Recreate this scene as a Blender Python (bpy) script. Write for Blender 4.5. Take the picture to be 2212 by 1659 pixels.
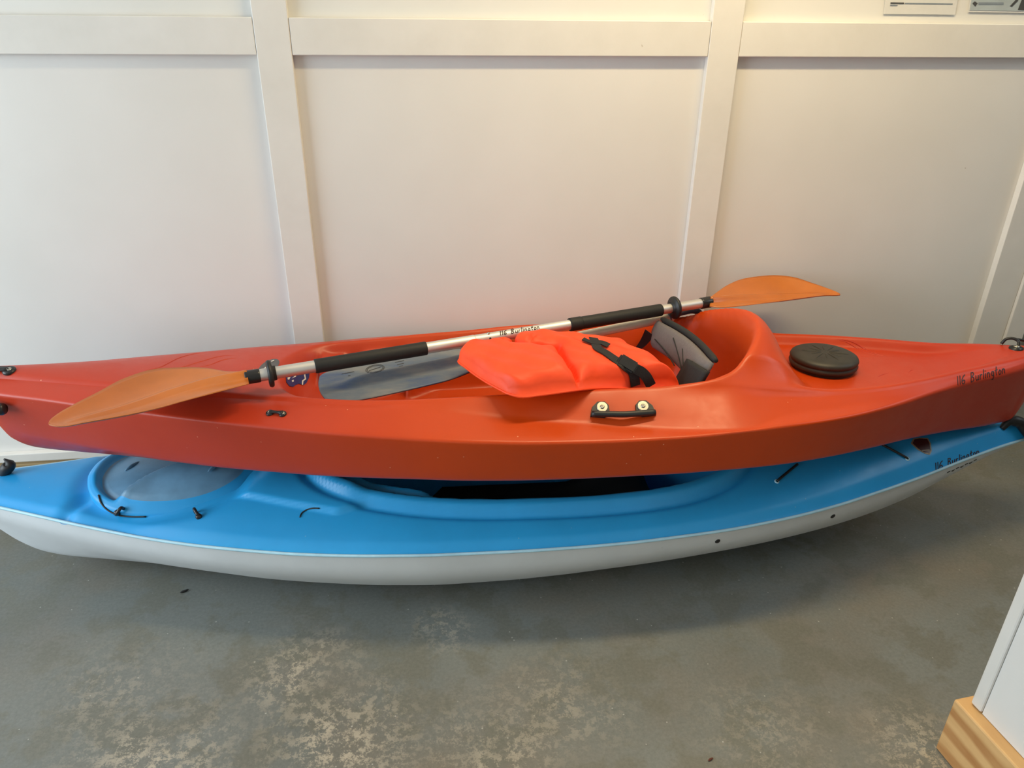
import bpy, bmesh, math, random
import numpy as np
from mathutils import Vector, Matrix
from mathutils.bvhtree import BVHTree

for o in list(bpy.data.objects):
    bpy.data.objects.remove(o, do_unlink=True)
SC = bpy.context.scene
COL = SC.collection
random.seed(4)

# ------------------------------------------------------------------ camera
FPX, PITCH, ROLL, YAW, CH, CD = 1615.9, 26.7157, 0.6525, 7.6619, 1.45, 2.1852
_th, _ro, _ya = [math.radians(v) for v in (PITCH, ROLL, YAW)]
_fw = np.array([math.sin(_ya) * math.cos(_th), math.cos(_ya) * math.cos(_th), -math.sin(_th)])
_r0 = np.array([math.cos(_ya), -math.sin(_ya), 0.0])
_u0 = np.cross(_r0, _fw)
_rt = _r0 * math.cos(_ro) + _u0 * math.sin(_ro)
_up = -_r0 * math.sin(_ro) + _u0 * math.cos(_ro)
CAM = np.array([0.0, -CD, CH])
cam_data = bpy.data.cameras.new('camera')
cam = bpy.data.objects.new('camera', cam_data)
COL.objects.link(cam)
cam.matrix_world = Matrix(((_rt[0], _up[0], -_fw[0], CAM[0]), (_rt[1], _up[1], -_fw[1], CAM[1]),
                           (_rt[2], _up[2], -_fw[2], CAM[2]), (0, 0, 0, 1)))
cam_data.sensor_width = 36.0
cam_data.lens = FPX / 2212 * 36.0
cam_data.clip_start = 0.05
SC.camera = cam

# ------------------------------------------------------------------ world, lights, exposure
world = bpy.data.worlds.new('daylight')
SC.world = world
world.use_nodes = True
world.node_tree.nodes['Background'].inputs[0].default_value = (0.86, 0.93, 1.0, 1)
world.node_tree.nodes['Background'].inputs[1].default_value = 1.0


def area_light(name, loc, target, sx, sy, power, col):
    d = bpy.data.lights.new(name, 'AREA')
    d.shape = 'RECTANGLE'
    d.size, d.size_y, d.energy, d.color = sx, sy, power, col
    o = bpy.data.objects.new(name, d)
    COL.objects.link(o)
    o.location = loc
    o.rotation_euler = (Vector(target) - Vector(loc)).to_track_quat('-Z', 'Y').to_euler()
    return o


area_light('window_daylight', (-3.3, -1.55, 1.35), (0.0, -1.25, 0.75), 2.4, 1.8, 90, (0.79, 0.915, 1.0))
area_light('ceiling_tube_light', (0.85, -0.62, 2.39), (0.85, -0.62, 0), 1.2, 0.10, 25, (1.0, 0.79, 0.44))
area_light('far_room_fill', (3.1, -0.9, 2.38), (3.1, -0.9, 0), 1.2, 1.2, 16, (0.86, 0.95, 1.0))  # unseen cool fill, added to brighten the floor and wall at the right
SC.view_settings.view_transform = 'Standard'
SC.view_settings.look = 'None'
SC.view_settings.exposure = 0.0
SC.view_settings.gamma = 1.0
SC.view_settings.use_curve_mapping = False


# ------------------------------------------------------------------ geometry helpers
def ray(px, py):
    return CAM, _fw + _rt * (px - 1106.0) / FPX - _up * (py - 829.5) / FPX


def atY(px, py, Y):
    o, d = ray(px, py)
    return o + d * (Y - o[1]) / d[1]


def atZ(px, py, Z):
    o, d = ray(px, py)
    return o + d * (Z - o[2]) / d[2]


def at_plane(px, py, p0, n):
    o, d = ray(px, py)
    p0, n = np.array(p0, float), np.array(n, float)
    return o + d * (np.dot(p0 - o, n) / np.dot(d, n))


def S(t):
    t = np.clip(t, 0, 1)
    return t * t * (3 - 2 * t)


def interp(xs, ys):
    """smooth monotone cubic interpolation"""
    xs, ys = np.array(xs, float), np.array(ys, float)
    h = np.diff(xs)
    dl = np.diff(ys) / h
    m = np.zeros(len(xs))
    m[0], m[-1] = dl[0], dl[-1]
    for i in range(1, len(xs) - 1):
        if dl[i - 1] * dl[i] > 0:
            w1, w2 = 2 * h[i] + h[i - 1], h[i] + 2 * h[i - 1]
            m[i] = (w1 + w2) / (w1 / dl[i - 1] + w2 / dl[i])

    def f(x):
        x = np.clip(np.asarray(x, float), xs[0], xs[-1])
        k = np.clip(np.searchsorted(xs, x) - 1, 0, len(xs) - 2)
        t = (x - xs[k]) / h[k]
        return ((2 * t**3 - 3 * t**2 + 1) * ys[k] + (t**3 - 2 * t**2 + t) * h[k] * m[k]
                + (-2 * t**3 + 3 * t**2) * ys[k + 1] + (t**3 - t**2) * h[k] * m[k + 1])
    return f


def mesh_obj(name, verts, faces, mat=None, parent=None, smooth=True):
    me = bpy.data.meshes.new(name)
    me.from_pydata([tuple(map(float, v)) for v in verts], [], [tuple(map(int, f)) for f in faces])
    me.update()
    if smooth:
        me.polygons.foreach_set('use_smooth', [True] * len(me.polygons))
    o = bpy.data.objects.new(name, me)
    COL.objects.link(o)
    if mat:
        me.materials.append(mat)
    if parent:
        o.parent = parent
        o.matrix_parent_inverse = parent.matrix_world.inverted()
    return o


def bm_obj(name, bm, mat=None, parent=None, smooth=False):
    bmesh.ops.recalc_face_normals(bm, faces=bm.faces)
    me = bpy.data.meshes.new(name)
    bm.to_mesh(me)
    bm.free()
    if smooth:
        me.polygons.foreach_set('use_smooth', [True] * len(me.polygons))
    o = bpy.data.objects.new(name, me)
    COL.objects.link(o)
    if mat:
        me.materials.append(mat)
    if parent:
        o.parent = parent
        o.matrix_parent_inverse = parent.matrix_world.inverted()
    return o


def fix_normals(o):
    bm = bmesh.new()
    bm.from_mesh(o.data)
    bmesh.ops.recalc_face_normals(bm, faces=bm.faces)
    bm.to_mesh(o.data)
    bm.free()
    return o


def empty(name, loc, rot=None):
    o = bpy.data.objects.new(name, None)
    COL.objects.link(o)
    o.location = loc
    o.empty_display_size = 0.05
    if rot is not None:
        o.rotation_euler = rot
    bpy.context.view_layer.update()
    return o


def tag(o, label, cat=None, group=None, kind=None):
    if label:
        o['label'] = label
    if cat:
        o['category'] = cat
    if group:
        o['group'] = group
    if kind:
        o['kind'] = kind
    return o


def box(name, lo, hi, mat, parent=None, bev=0.003, seg=2, rot=None, smooth=False):
    """axis box lo..hi; rot = (pivot, angle) about z"""
    bm = bmesh.new()
    bmesh.ops.create_cube(bm, size=1)
    lo, hi = Vector(lo), Vector(hi)
    for v in bm.verts:
        v.co = Vector(((v.co.x + .5) * (hi.x - lo.x) + lo.x, (v.co.y + .5) * (hi.y - lo.y) + lo.y,
                       (v.co.z + .5) * (hi.z - lo.z) + lo.z))
    if bev:
        bmesh.ops.bevel(bm, geom=bm.edges[:], offset=bev, segments=seg, affect='EDGES', profile=0.5)
    if rot:
        p, a = Vector(rot[0]), rot[1]
        M = Matrix.Translation(p) @ Matrix.Rotation(a, 4, 'Z') @ Matrix.Translation(-p)
        bmesh.ops.transform(bm, matrix=M, verts=bm.verts)
    return bm_obj(name, bm, mat, parent, smooth)


def grid_faces(nu, nv, off=0, wrap_v=False):
    f = []
    for i in range(nu - 1):
        for j in range(nv if wrap_v else nv - 1):
            a = off + i * nv + j
            b = off + i * nv + (j + 1) % nv
            f.append((a, b, b + nv, a + nv))
    return f


def smooth_path(pts, n):
    P = np.array(pts, float)
    d = np.r_[0, np.cumsum(np.linalg.norm(np.diff(P, axis=0), axis=1))]
    t = np.linspace(0, d[-1], n)
    if len(P) == 2:
        return np.stack([np.interp(t, d, P[:, k]) for k in range(3)], 1)
    out = []
    for k in range(3):
        m = np.gradient(P[:, k], d)
        i = np.clip(np.searchsorted(d, t) - 1, 0, len(d) - 2)
        h = d[i + 1] - d[i]
        s = (t - d[i]) / h
        out.append((2*s**3-3*s**2+1)*P[i, k] + (s**3-2*s**2+s)*h*m[i] + (-2*s**3+3*s**2)*P[i+1, k] + (s**3-s**2)*h*m[i+1])
    return np.stack(out, 1)


def frames(P):
    T = np.gradient(P, axis=0)
    T /= np.linalg.norm(T, axis=1)[:, None] + 1e-12
    ref = np.array([0, 0, 1.0]) if abs(T[0][2]) < .9 else np.array([1.0, 0, 0])
    N = []
    n = ref - T[0] * ref.dot(T[0])
    for t in T:
        n = n - t * n.dot(t)
        n /= np.linalg.norm(n)
        N.append(n)
    N = np.array(N)
    return T, N, np.cross(T, N)


def tube_data(P, rad, n=14, cap=True):
    P = np.array(P, float)
    T, N, B = frames(P)
    rad = np.broadcast_to(np.asarray(rad, float), (len(P),))
    v = []
    for p, nn, bb, r in zip(P, N, B, rad):
        for k in range(n):
            a = 2 * math.pi * k / n
            v.append(p + r * (math.cos(a) * nn + math.sin(a) * bb))
    f = grid_faces(len(P), n, 0, True)
    if cap:
        v += [P[0], P[-1]]
        a, b = len(v) - 2, len(v) - 1
        for k in range(n):
            f.append((a, (k + 1) % n, k))
            q = (len(P) - 1) * n
            f.append((b, q + k, q + (k + 1) % n))
    return v, f


def tube(name, P, rad, mat, parent=None, n=14):
    v, f = tube_data(P, rad, n)
    return fix_normals(mesh_obj(name, v, f, mat, parent))


def merge(lst):
    V, F = [], []
    for v, f in lst:
        o = len(V)
        V += list(v)
        F += [tuple(i + o for i in q) for q in f]
    return V, F


def lathe_data(prof, org, axis, n=32):
    """prof: list of (radius, height along axis)"""
    ax = np.array(axis, float)
    ax /= np.linalg.norm(ax)
    ref = np.array([1.0, 0, 0]) if abs(ax[0]) < .8 else np.array([0, 1.0, 0])
    u = np.cross(ax, ref)
    u /= np.linalg.norm(u)
    w = np.cross(ax, u)
    v = []
    for r, h in prof:
        for k in range(n):
            a = 2 * math.pi * k / n
            v.append(np.array(org) + ax * h + max(r, 1e-5) * (math.cos(a) * u + math.sin(a) * w))
    return v, grid_faces(len(prof), n, 0, True)


def lathe(name, prof, org, axis, mat, parent=None, n=32):
    v, f = lathe_data(prof, org, axis, n)
    return fix_normals(mesh_obj(name, v, f, mat, parent))


def ribbon_data(P, Nrm, width, th=0.002):
    """flat strap following P with surface normals Nrm"""
    P, Nrm = np.array(P, float), np.array(Nrm, float)
    T = np.gradient(P, axis=0)
    T /= np.linalg.norm(T, axis=1)[:, None] + 1e-12
    B = np.cross(Nrm, T)
    B /= np.linalg.norm(B, axis=1)[:, None] + 1e-12
    Nn = np.cross(T, B)
    w = np.broadcast_to(np.asarray(width, float), (len(P),))
    v = []
    for p, b, n_, ww in zip(P, B, Nn, w):
        v += [p - b * ww / 2, p - b * ww / 2 + n_ * th, p + b * ww / 2 + n_ * th, p + b * ww / 2]
    f = grid_faces(len(P), 4, 0, True)
    f += [(0, 3, 2, 1), tuple(len(v) - 4 + k for k in range(4))]
    return v, f


def bvh(o):
    bpy.context.view_layer.update()
    M = o.matrix_world
    me = o.data
    return BVHTree.FromPolygons([M @ v.co for v in me.vertices], [p.vertices[:] for p in me.polygons])


def pix_hit(tree, px, py):
    o, d = ray(px, py)
    loc, nrm, i, dist = tree.ray_cast(Vector(o), Vector(d).normalized())
    if loc is None:
        return None, None
    if nrm.dot(Vector(d)) > 0:
        nrm = -nrm
    return np.array(loc), np.array(nrm)


# ------------------------------------------------------------------ materials
def new_mat(name):
    m = bpy.data.materials.new(name)
    m.use_nodes = True
    return m, m.node_tree, m.node_tree.nodes['Principled BSDF']


def node(nt, t, **kw):
    n = nt.nodes.new(t)
    for k, v in kw.items():
        if isinstance(v, tuple) and k in n.inputs:
            n.inputs[k].default_value = v
        elif k in n.inputs:
            n.inputs[k].default_value = v
        else:
            setattr(n, k, v)
    return n


def ramp(nt, fac, stops):
    n = nt.nodes.new('ShaderNodeValToRGB')
    cr = n.color_ramp
    while len(cr.elements) < len(stops):
        cr.elements.new(0.5)
    for e, (p, c) in zip(cr.elements, stops):
        e.position = p
        e.color = c if len(c) == 4 else (*c, 1)
    nt.links.new(fac, n.inputs[0])
    return n.outputs[0]


def mixc(nt, fac, a, b, mode='MIX'):
    n = nt.nodes.new('ShaderNodeMix')
    n.data_type = 'RGBA'
    n.blend_type = mode
    for sock, v in ((0, fac), (6, a), (7, b)):
        if isinstance(v, (int, float)):
            n.inputs[sock].default_value = v
        elif isinstance(v, tuple):
            n.inputs[sock].default_value = v if len(v) == 4 else (*v, 1)
        else:
            nt.links.new(v, n.inputs[sock])
    return n.outputs[2]


def coords(nt, scale=(1, 1, 1), rot=(0, 0, 0)):
    tc = nt.nodes.new('ShaderNodeTexCoord')
    mp = nt.nodes.new('ShaderNodeMapping')
    mp.inputs['Scale'].default_value = scale
    mp.inputs['Rotation'].default_value = rot
    nt.links.new(tc.outputs['Object'], mp.inputs[0])
    return mp.outputs[0]


def noise(nt, vec, scale, detail=4, rough=0.6):
    n = nt.nodes.new('ShaderNodeTexNoise')
    n.inputs['Scale'].default_value = scale
    n.inputs['Detail'].default_value = detail
    n.inputs['Roughness'].default_value = rough
    nt.links.new(vec, n.inputs['Vector'])
    return n.outputs[0]


def bump(nt, bsdf, h, strength=0.1, dist=0.01):
    b = nt.nodes.new('ShaderNodeBump')
    b.inputs['Strength'].default_value = strength
    b.inputs['Distance'].default_value = dist
    nt.links.new(h, b.inputs['Height'])
    nt.links.new(b.outputs[0], bsdf.inputs['Normal'])


def simple(name, col, rough=0.5, metal=0.0, var=0.08, scale=30, bstr=0.0, spec=0.5):
    m, nt, p = new_mat(name)
    v = coords(nt)
    n = noise(nt, v, scale)
    lo = tuple(c * (1 - var) for c in col)
    hi = tuple(min(1, c * (1 + var)) for c in col)
    nt.links.new(ramp(nt, n, [(0.3, lo), (0.7, hi)]), p.inputs['Base Color'])
    p.inputs['Roughness'].default_value = rough
    p.inputs['Metallic'].default_value = metal
    p.inputs['Specular IOR Level'].default_value = spec
    if bstr:
        bump(nt, p, n, bstr, 0.005)
    return m


def m_wall():
    m, nt, p = new_mat('white_wall_paint')
    v = coords(nt)
    n = noise(nt, v, 2.0, 3)
    c = ramp(nt, n, [(0.3, (0.74, 0.725, 0.69)), (0.7, (0.79, 0.775, 0.745))])
    sp = noise(nt, v, 42, 2, 0.5)
    spots = ramp(nt, sp, [(0.785, (0, 0, 0)), (0.80, (0.7, 0.7, 0.7))])
    c2 = mixc(nt, spots, c, (0.45, 0.42, 0.38))
    nt.links.new(c2, p.inputs['Base Color'])
    p.inputs['Roughness'].default_value = 0.42
    bump(nt, p, noise(nt, v, 90, 3), 0.03, 0.004)
    return m


def m_trim():
    m, nt, p = new_mat('white_trim_paint')
    v = coords(nt, (1, 1, 1))
    n = noise(nt, v, 6, 4)
    c = ramp(nt, n, [(0.3, (0.72, 0.70, 0.655)), (0.7, (0.78, 0.76, 0.72))])
    sp = noise(nt, v, 38, 2, 0.5)
    spots = ramp(nt, sp, [(0.77, (0, 0, 0)), (0.79, (0.7, 0.7, 0.7))])
    nt.links.new(mixc(nt, spots, c, (0.5, 0.45, 0.38)), p.inputs['Base Color'])
    p.inputs['Roughness'].default_value = 0.45
    bump(nt, p, noise(nt, v, 60, 4), 0.06, 0.004)
    return m


def m_floor():
    m, nt, p = new_mat('worn_painted_concrete')
    v = coords(nt)
    big = noise(nt, v, 1.1, 4, 0.55)
    base = ramp(nt, big, [(0.30, (0.118, 0.132, 0.120)), (0.48, (0.155, 0.168, 0.155)), (0.7, (0.195, 0.214, 0.206))])
    # brown dusty stains
    st = noise(nt, coords(nt, (1.0, 1.3, 1), (0, 0, .4)), 1.9, 5, 0.6)
    stf = ramp(nt, st, [(0.46, (0, 0, 0)), (0.68, (0.75, 0.75, 0.75))])
    c = mixc(nt, stf, base, (0.185, 0.152, 0.108))
    # greenish darker blotches
    g = noise(nt, v, 7.0, 6, 0.65)
    gf = ramp(nt, g, [(0.49, (0, 0, 0)), (0.57, (0.75, 0.75, 0.75))])
    c = mixc(nt, gf, c, (0.135, 0.135, 0.105))
    # fine grain
    fg = noise(nt, v, 120, 4, 0.7)
    c = mixc(nt, 0.18, c, ramp(nt, fg, [(0.3, (0.12, 0.12, 0.11)), (0.7, (0.38, 0.37, 0.34))]))
    # pale chipped patches where the paint has worn through
    zone = noise(nt, v, 5.0, 4, 0.6)
    acc = None
    for (cx, cy, rad, amt) in ((-.32, -.82, .20, 1.0), (-.22, -1.02, .26, 1.0), (.12, -1.08, .22, .9), (-.62, -1.05, .28, .9), (.02, -.72, .12, .7),
                               (1.05, -1.24, .22, 1.0), (.30, -.98, .22, .5), (-.75, -.82, .25, .45), (.72, -1.12, .25, .35), (-1.4, -1.3, .5, .8), (2.2, -1.6, .6, .8), (.1, -2.2, .8, .8)):
        sb = nt.nodes.new('ShaderNodeVectorMath')
        sb.operation = 'DISTANCE'
        nt.links.new(v, sb.inputs[0])
        sb.inputs[1].default_value = (cx, cy, 0)
        mr = nt.nodes.new('ShaderNodeMapRange')
        mr.interpolation_type = 'SMOOTHSTEP'
        mr.inputs['From Min'].default_value = rad
        mr.inputs['From Max'].default_value = 0.0
        mr.inputs['To Max'].default_value = amt
        nt.links.new(sb.outputs['Value'], mr.inputs['Value'])
        if acc is None:
            acc = mr.outputs[0]
        else:
            mx = nt.nodes.new('ShaderNodeMath')
            mx.operation = 'MAXIMUM'
            nt.links.new(acc, mx.inputs[0])
            nt.links.new(mr.outputs[0], mx.inputs[1])
            acc = mx.outputs[0]
    zz = mixc(nt, 1.0, acc, ramp(nt, zone, [(0.35, (0.25, 0.25, 0.25)), (0.6, (1, 1, 1))]), 'MULTIPLY')
    ch = noise(nt, coords(nt, (1.0, 1.0, 1)), 34, 10, 0.85)
    chf = ramp(nt, ch, [(0.505, (0, 0, 0)), (0.53, (1, 1, 1))])
    f = mixc(nt, 1.0, chf, zz, 'MULTIPLY')
    c = mixc(nt, f, c, (0.50, 0.44, 0.345))
    # tiny white flecks
    vo = nt.nodes.new('ShaderNodeTexVoronoi')
    vo.inputs['Scale'].default_value = 26
    nt.links.new(v, vo.inputs['Vector'])
    fl = ramp(nt, vo.outputs['Distance'], [(0.035, (1, 1, 1)), (0.06, (0, 0, 0))])
    c = mixc(nt, mixc(nt, 1.0, fl, (0.55, 0.55, 0.55), 'MULTIPLY'), c, (0.62, 0.60, 0.54))
    nt.links.new(c, p.inputs['Base Color'])
    r = ramp(nt, big, [(0.3, (0.38, 0.38, 0.38)), (0.7, (0.55, 0.55, 0.55))])
    nt.links.new(r, p.inputs['Roughness'])
    bump(nt, p, f, 0.25, 0.002)
    return m


def m_wood(name, a, b, axis_scale, scale=5.0, dist=3.0):
    m, nt, p = new_mat(name)
    v = coords(nt, axis_scale)
    w = nt.nodes.new('ShaderNodeTexWave')
    w.wave_type = 'BANDS'
    w.bands_direction = 'Z'
    w.inputs['Scale'].default_value = scale
    w.inputs['Distortion'].default_value = dist
    w.inputs['Detail'].default_value = 3
    w.inputs['Detail Scale'].default_value = 1.2
    nt.links.new(v, w.inputs['Vector'])
    n = noise(nt, v, 9, 4)
    c = mixc(nt, 0.35, ramp(nt, w.outputs[0], [(0.2, a), (0.75, b)]), ramp(nt, n, [(0.3, a), (0.7, b)]))
    nt.links.new(c, p.inputs['Base Color'])
    p.inputs['Roughness'].default_value = 0.6
    bump(nt, p, w.outputs[0], 0.12, 0.003)
    return m


def m_plastic(name, mid, ends, rough, speck, x0=0.0, wid=1.2, var=0.06):
    m, nt, p = new_mat(name)
    tc = nt.nodes.new('ShaderNodeTexCoord')
    v = tc.outputs['Object']
    sx = nt.nodes.new('ShaderNodeSeparateXYZ')
    nt.links.new(v, sx.inputs[0])
    mt = nt.nodes.new('ShaderNodeMath')
    mt.operation = 'SUBTRACT'
    mt.inputs[1].default_value = x0
    nt.links.new(sx.outputs[0], mt.inputs[0])
    ab = nt.nodes.new('ShaderNodeMath')
    ab.operation = 'ABSOLUTE'
    nt.links.new(mt.outputs[0], ab.inputs[0])
    mr = nt.nodes.new('ShaderNodeMapRange')
    mr.interpolation_type = 'SMOOTHSTEP'
    mr.inputs['From Min'].default_value = 0.35
    mr.inputs['From Max'].default_value = wid
    nt.links.new(ab.outputs[0], mr.inputs['Value'])
    c = mixc(nt, mr.outputs[0], mid, ends)
    n = noise(nt, v, 5, 5, 0.6)
    c = mixc(nt, 1.0, c, ramp(nt, n, [(0.3, (1 - var,) * 3), (0.7, (1 + 0,) * 3)]), 'MULTIPLY')
    vo = nt.nodes.new('ShaderNodeTexVoronoi')
    vo.inputs['Scale'].default_value = 19
    nt.links.new(v, vo.inputs['Vector'])
    fl = ramp(nt, vo.outputs['Distance'], [(0.02, (0.6, 0.6, 0.6)), (0.035, (0, 0, 0))])
    c = mixc(nt, fl, c, speck)
    nt.links.new(c, p.inputs['Base Color'])
    n2 = noise(nt, v, 14, 5, 0.7)
    nt.links.new(ramp(nt, n2, [(0.3, (rough - .06,) * 3), (0.7, (rough + .08,) * 3)]), p.inputs['Roughness'])
    p.inputs['Specular IOR Level'].default_value = 0.4
    bump(nt, p, noise(nt, v, 160, 2), 0.035, 0.002)
    return m


WALL, TRIM, FLOOR = m_wall(), m_trim(), m_floor()
CEIL = simple('ceiling_white', (0.78, 0.76, 0.72), 0.8)
TREATED = m_wood('treated_lumber', (0.26, 0.17, 0.075), (0.47, 0.34, 0.17), (0.5, 4, 9), 3.2, 2.0)
PINE = m_wood('pine_lumber', (0.45, 0.20, 0.06), (0.76, 0.47, 0.20), (2, 0.8, 3.0), 1.7, 6.0)
YPINE = m_wood('yellow_pine', (0.62, 0.36, 0.08), (0.85, 0.58, 0.18), (0.4, 3, 6), 4, 2.5)
ORANGE = m_plastic('orange_plastic', (0.575, 0.056, 0.003), (0.52, 0.043, 0.015), 0.36, (0.95, 0.55, 0.35), 0.25, 1.05)
BLUE = m_plastic('blue_plastic', (0.028, 0.40, 0.83), (0.020, 0.37, 0.81), 0.36, (0.30, 0.55, 0.75), 0.0, 1.2, 0.12)
HULLW = m_plastic('white_hull_plastic', (0.74, 0.77, 0.78), (0.76, 0.80, 0.83), 0.4, (0.5, 0.5, 0.48), 0.0, 1.2, 0.10)
SEAMW = simple('pale_blue_seam', (0.45, 0.72, 0.85), 0.4)
LIDBLUE = simple('dusty_blue_plastic', (0.125, 0.29, 0.45), 0.40, var=0.25, scale=7)
BLACK = simple('black_rubber', (0.012, 0.012, 0.012), 0.45)
BLACKP = simple('black_plastic', (0.016, 0.016, 0.017), 0.3)
FOAM = simple('black_foam_grip', (0.010, 0.010, 0.009), 0.62, bstr=0.1, scale=120)
HATCH = simple('dark_rubber_hatch', (0.030, 0.027, 0.020), 0.5, var=0.3, scale=25)
ALU = simple('brushed_aluminium', (0.70, 0.68, 0.65), 0.48, 0.9, 0.05, 18)
CREAM = simple('dull_aluminium', (0.70, 0.64, 0.52), 0.5, 0.35, 0.08, 18)
STEEL = simple('steel', (0.42, 0.40, 0.35), 0.34, 1.0)
BLADE = simple('amber_blade_plastic', (0.52, 0.145, 0.018), 0.30, var=0.12, scale=6)
GREYBLUE = None
WEB = simple('black_webbing', (0.008, 0.008, 0.009), 0.7, bstr=0.2, scale=200)
SEATG = simple('grey_seat_fabric', (0.155, 0.135, 0.135), 0.7, bstr=0.1, scale=150)
SEATD = simple('charcoal_fabric', (0.016, 0.016, 0.015), 0.75, bstr=0.1, scale=150)
VEST = None
INK = simple('black_marker_ink', (0.035, 0.010, 0.010), 0.5)
PAPER = simple('white_paper', (0.70, 0.69, 0.66), 0.7, var=0.02)
POSTER = simple('pale_blue_poster', (0.42, 0.48, 0.50), 0.5, var=0.1, scale=12)
PRINT = simple('dark_print', (0.06, 0.06, 0.06), 0.7)
PRINTG = simple('grey_print', (0.22, 0.26, 0.30), 0.7)
STKBLUE = simple('navy_sticker', (0.02, 0.035, 0.16), 0.4)
STKGREY = simple('grey_sticker', (0.10, 0.10, 0.11), 0.45)
STKWHITE = simple('white_sticker_print', (0.75, 0.73, 0.70), 0.5)
MAROON = simple('maroon_emblem', (0.045, 0.010, 0.010), 0.35)
TAN = simple('tan_emblem_edge', (0.30, 0.24, 0.16), 0.4)


def m_greyblue():
    m, nt, p = new_mat('marbled_grey_blue_blade')
    v = coords(nt, (3, 9, 9), (0, 0, 0.25))
    n = noise(nt, v, 1.6, 6, 0.65)
    c = ramp(nt, n, [(0.30, (0.055, 0.095, 0.20)), (0.45, (0.12, 0.15, 0.19)), (0.60, (0.20, 0.205, 0.205)), (0.75, (0.27, 0.255, 0.235))])
    nt.links.new(c, p.inputs['Base Color'])
    p.inputs['Roughness'].default_value = 0.4
    return m


def m_vest():
    m, nt, p = new_mat('orange_vest_nylon')
    v = coords(nt)
    n = noise(nt, v, 9, 4)
    nt.links.new(ramp(nt, n, [(0.3, (0.93, 0.060, 0.006)), (0.7, (1.0, 0.078, 0.010))]), p.inputs['Base Color'])
    p.inputs['Roughness'].default_value = 0.55
    p.inputs['Sheen Weight'].default_value = 0.08
    p.inputs['Sheen Tint'].default_value = (1, 0.4, 0.2, 1)
    bump(nt, p, noise(nt, v, 14, 3), 0.25, 0.012)
    return m


GREYBLUE, VEST = m_greyblue(), m_vest()
DKBLUE = simple('dark_slate_blue_plastic', (0.045, 0.075, 0.115), 0.35)


# ------------------------------------------------------------------ the room
def struct(o, label):
    return tag(o, label, kind='structure')


PT = 0.022     # trim board thickness; board faces lie at Y = 0
SILL = 0.148
WX0, WX1 = -3.4, 2.09
struct(box('floor', (-3.6, -4.2, -0.1), (5.0, 1.2, 0), FLOOR, bev=0), 'worn grey painted concrete floor with chipped pale patches')
struct(box('ceiling', (-3.6, -4.2, 2.45), (5.0, 1.2, 2.52), CEIL, bev=0), 'plain white ceiling')
wall = struct(box('wall_back', (WX0, PT, SILL), (WX1, PT + 0.09, 2.45), WALL, bev=0), 'white painted panel wall behind the kayaks')
sill = box('sill_plate', (WX0, 0.004, 0), (WX1, PT + 0.09, SILL), TREATED, parent=wall, bev=0.003)
xa, xb = -0.33925, 0.87989
rail_z = 1.42725 - 0.05
posts = [xa - 1.2192 * 2, xa - 1.2192, xa, xb]
for i, x in enumerate(posts):
    struct(box('trim_%d' % (i + 1), (x - .0445, 0, SILL + .03), (x + .0445, PT, 2.45), TRIM, bev=0.002), 'white vertical batten on the back wall')['group'] = 'battens on the back wall'
k = len(posts) + 1
ends = [WX0] + [p + .0445 for p in posts]
starts = [p - .0445 for p in posts] + [1.93]
for i, (a, b_) in enumerate(zip(ends, starts)):
    if b_ - a < .02:
        continue
    struct(box('trim_%d' % k, (a + .0008, 0.0012, rail_z - .0445), (b_ - .0008, PT, rail_z + .0445), TRIM, bev=0.002),
           'white horizontal rail board between battens')['group'] = 'rails on the back wall'
    k += 1
struct(box('baseboard_back', (WX0, 0.0, SILL), (WX1, PT, SILL + .03), TRIM, bev=0.003), 'narrow white strip above the timber sill')
# corner post at the right end of the wall
struct(box('trim_%d' % k, (1.925, -0.002, SILL + .03), (2.035, PT, 2.45), TRIM, bev=0.002), 'white corner batten at the end of the wall')
k += 1
struct(box('trim_%d' % k, (2.036, -0.012, SILL), (2.105, PT + .09, 2.45), TRIM, bev=0.003), 'white casing board at the passage opening')
# far room seen through the passage: yellow pine boarding
wf = struct(box('wall_far', (1.6, 1.02, 0), (5.0, 1.08, 2.45), WALL, bev=0), 'wall of the room beyond the passage')
for j in range(9):
    box('board', (1.6, 0.995, j * .13 + .004), (5.0, 1.02, j * .13 + .126), YPINE, parent=wf, bev=0.004)

struct(box('wall_rear', (-3.5, -4.3, 0), (5.0, -4.2, 2.45), WALL, bev=0), 'white wall behind the viewer')
struct(box('wall_side', (5.0, -4.3, 0), (5.1, 1.2, 2.45), WALL, bev=0), 'white end wall of the far room')

# left wall with the daylight window
wl = struct(box('wall_left', (-3.5, -4.2, 0), (-3.4, -2.85, 2.45), WALL, bev=0), 'white side wall with the daylight window')
box('wall_panel', (-3.5, -0.25, 0), (-3.4, 0.12, 2.45), WALL, parent=wl, bev=0)
box('wall_panel', (-3.5, -2.85, 0), (-3.4, -0.25, 0.35), WALL, parent=wl, bev=0)
box('wall_panel', (-3.5, -2.85, 2.32), (-3.4, -0.25, 2.45), WALL, parent=wl, bev=0)
w1 = struct(box('window_1', (-3.46, -2.85, 0.35), (-3.38, -0.25, 0.40), TRIM, bev=0.003), 'wide white framed window in the side wall')
box('frame_rail', (-3.46, -2.85, 2.27), (-3.38, -0.25, 2.32), TRIM, parent=w1, bev=0.003)
box('frame_post', (-3.46, -2.85, 0.40), (-3.38, -2.80, 2.27), TRIM, parent=w1, bev=0.003)
box('frame_post', (-3.46, -0.30, 0.40), (-3.38, -0.25, 2.27), TRIM, parent=w1, bev=0.003)

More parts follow.
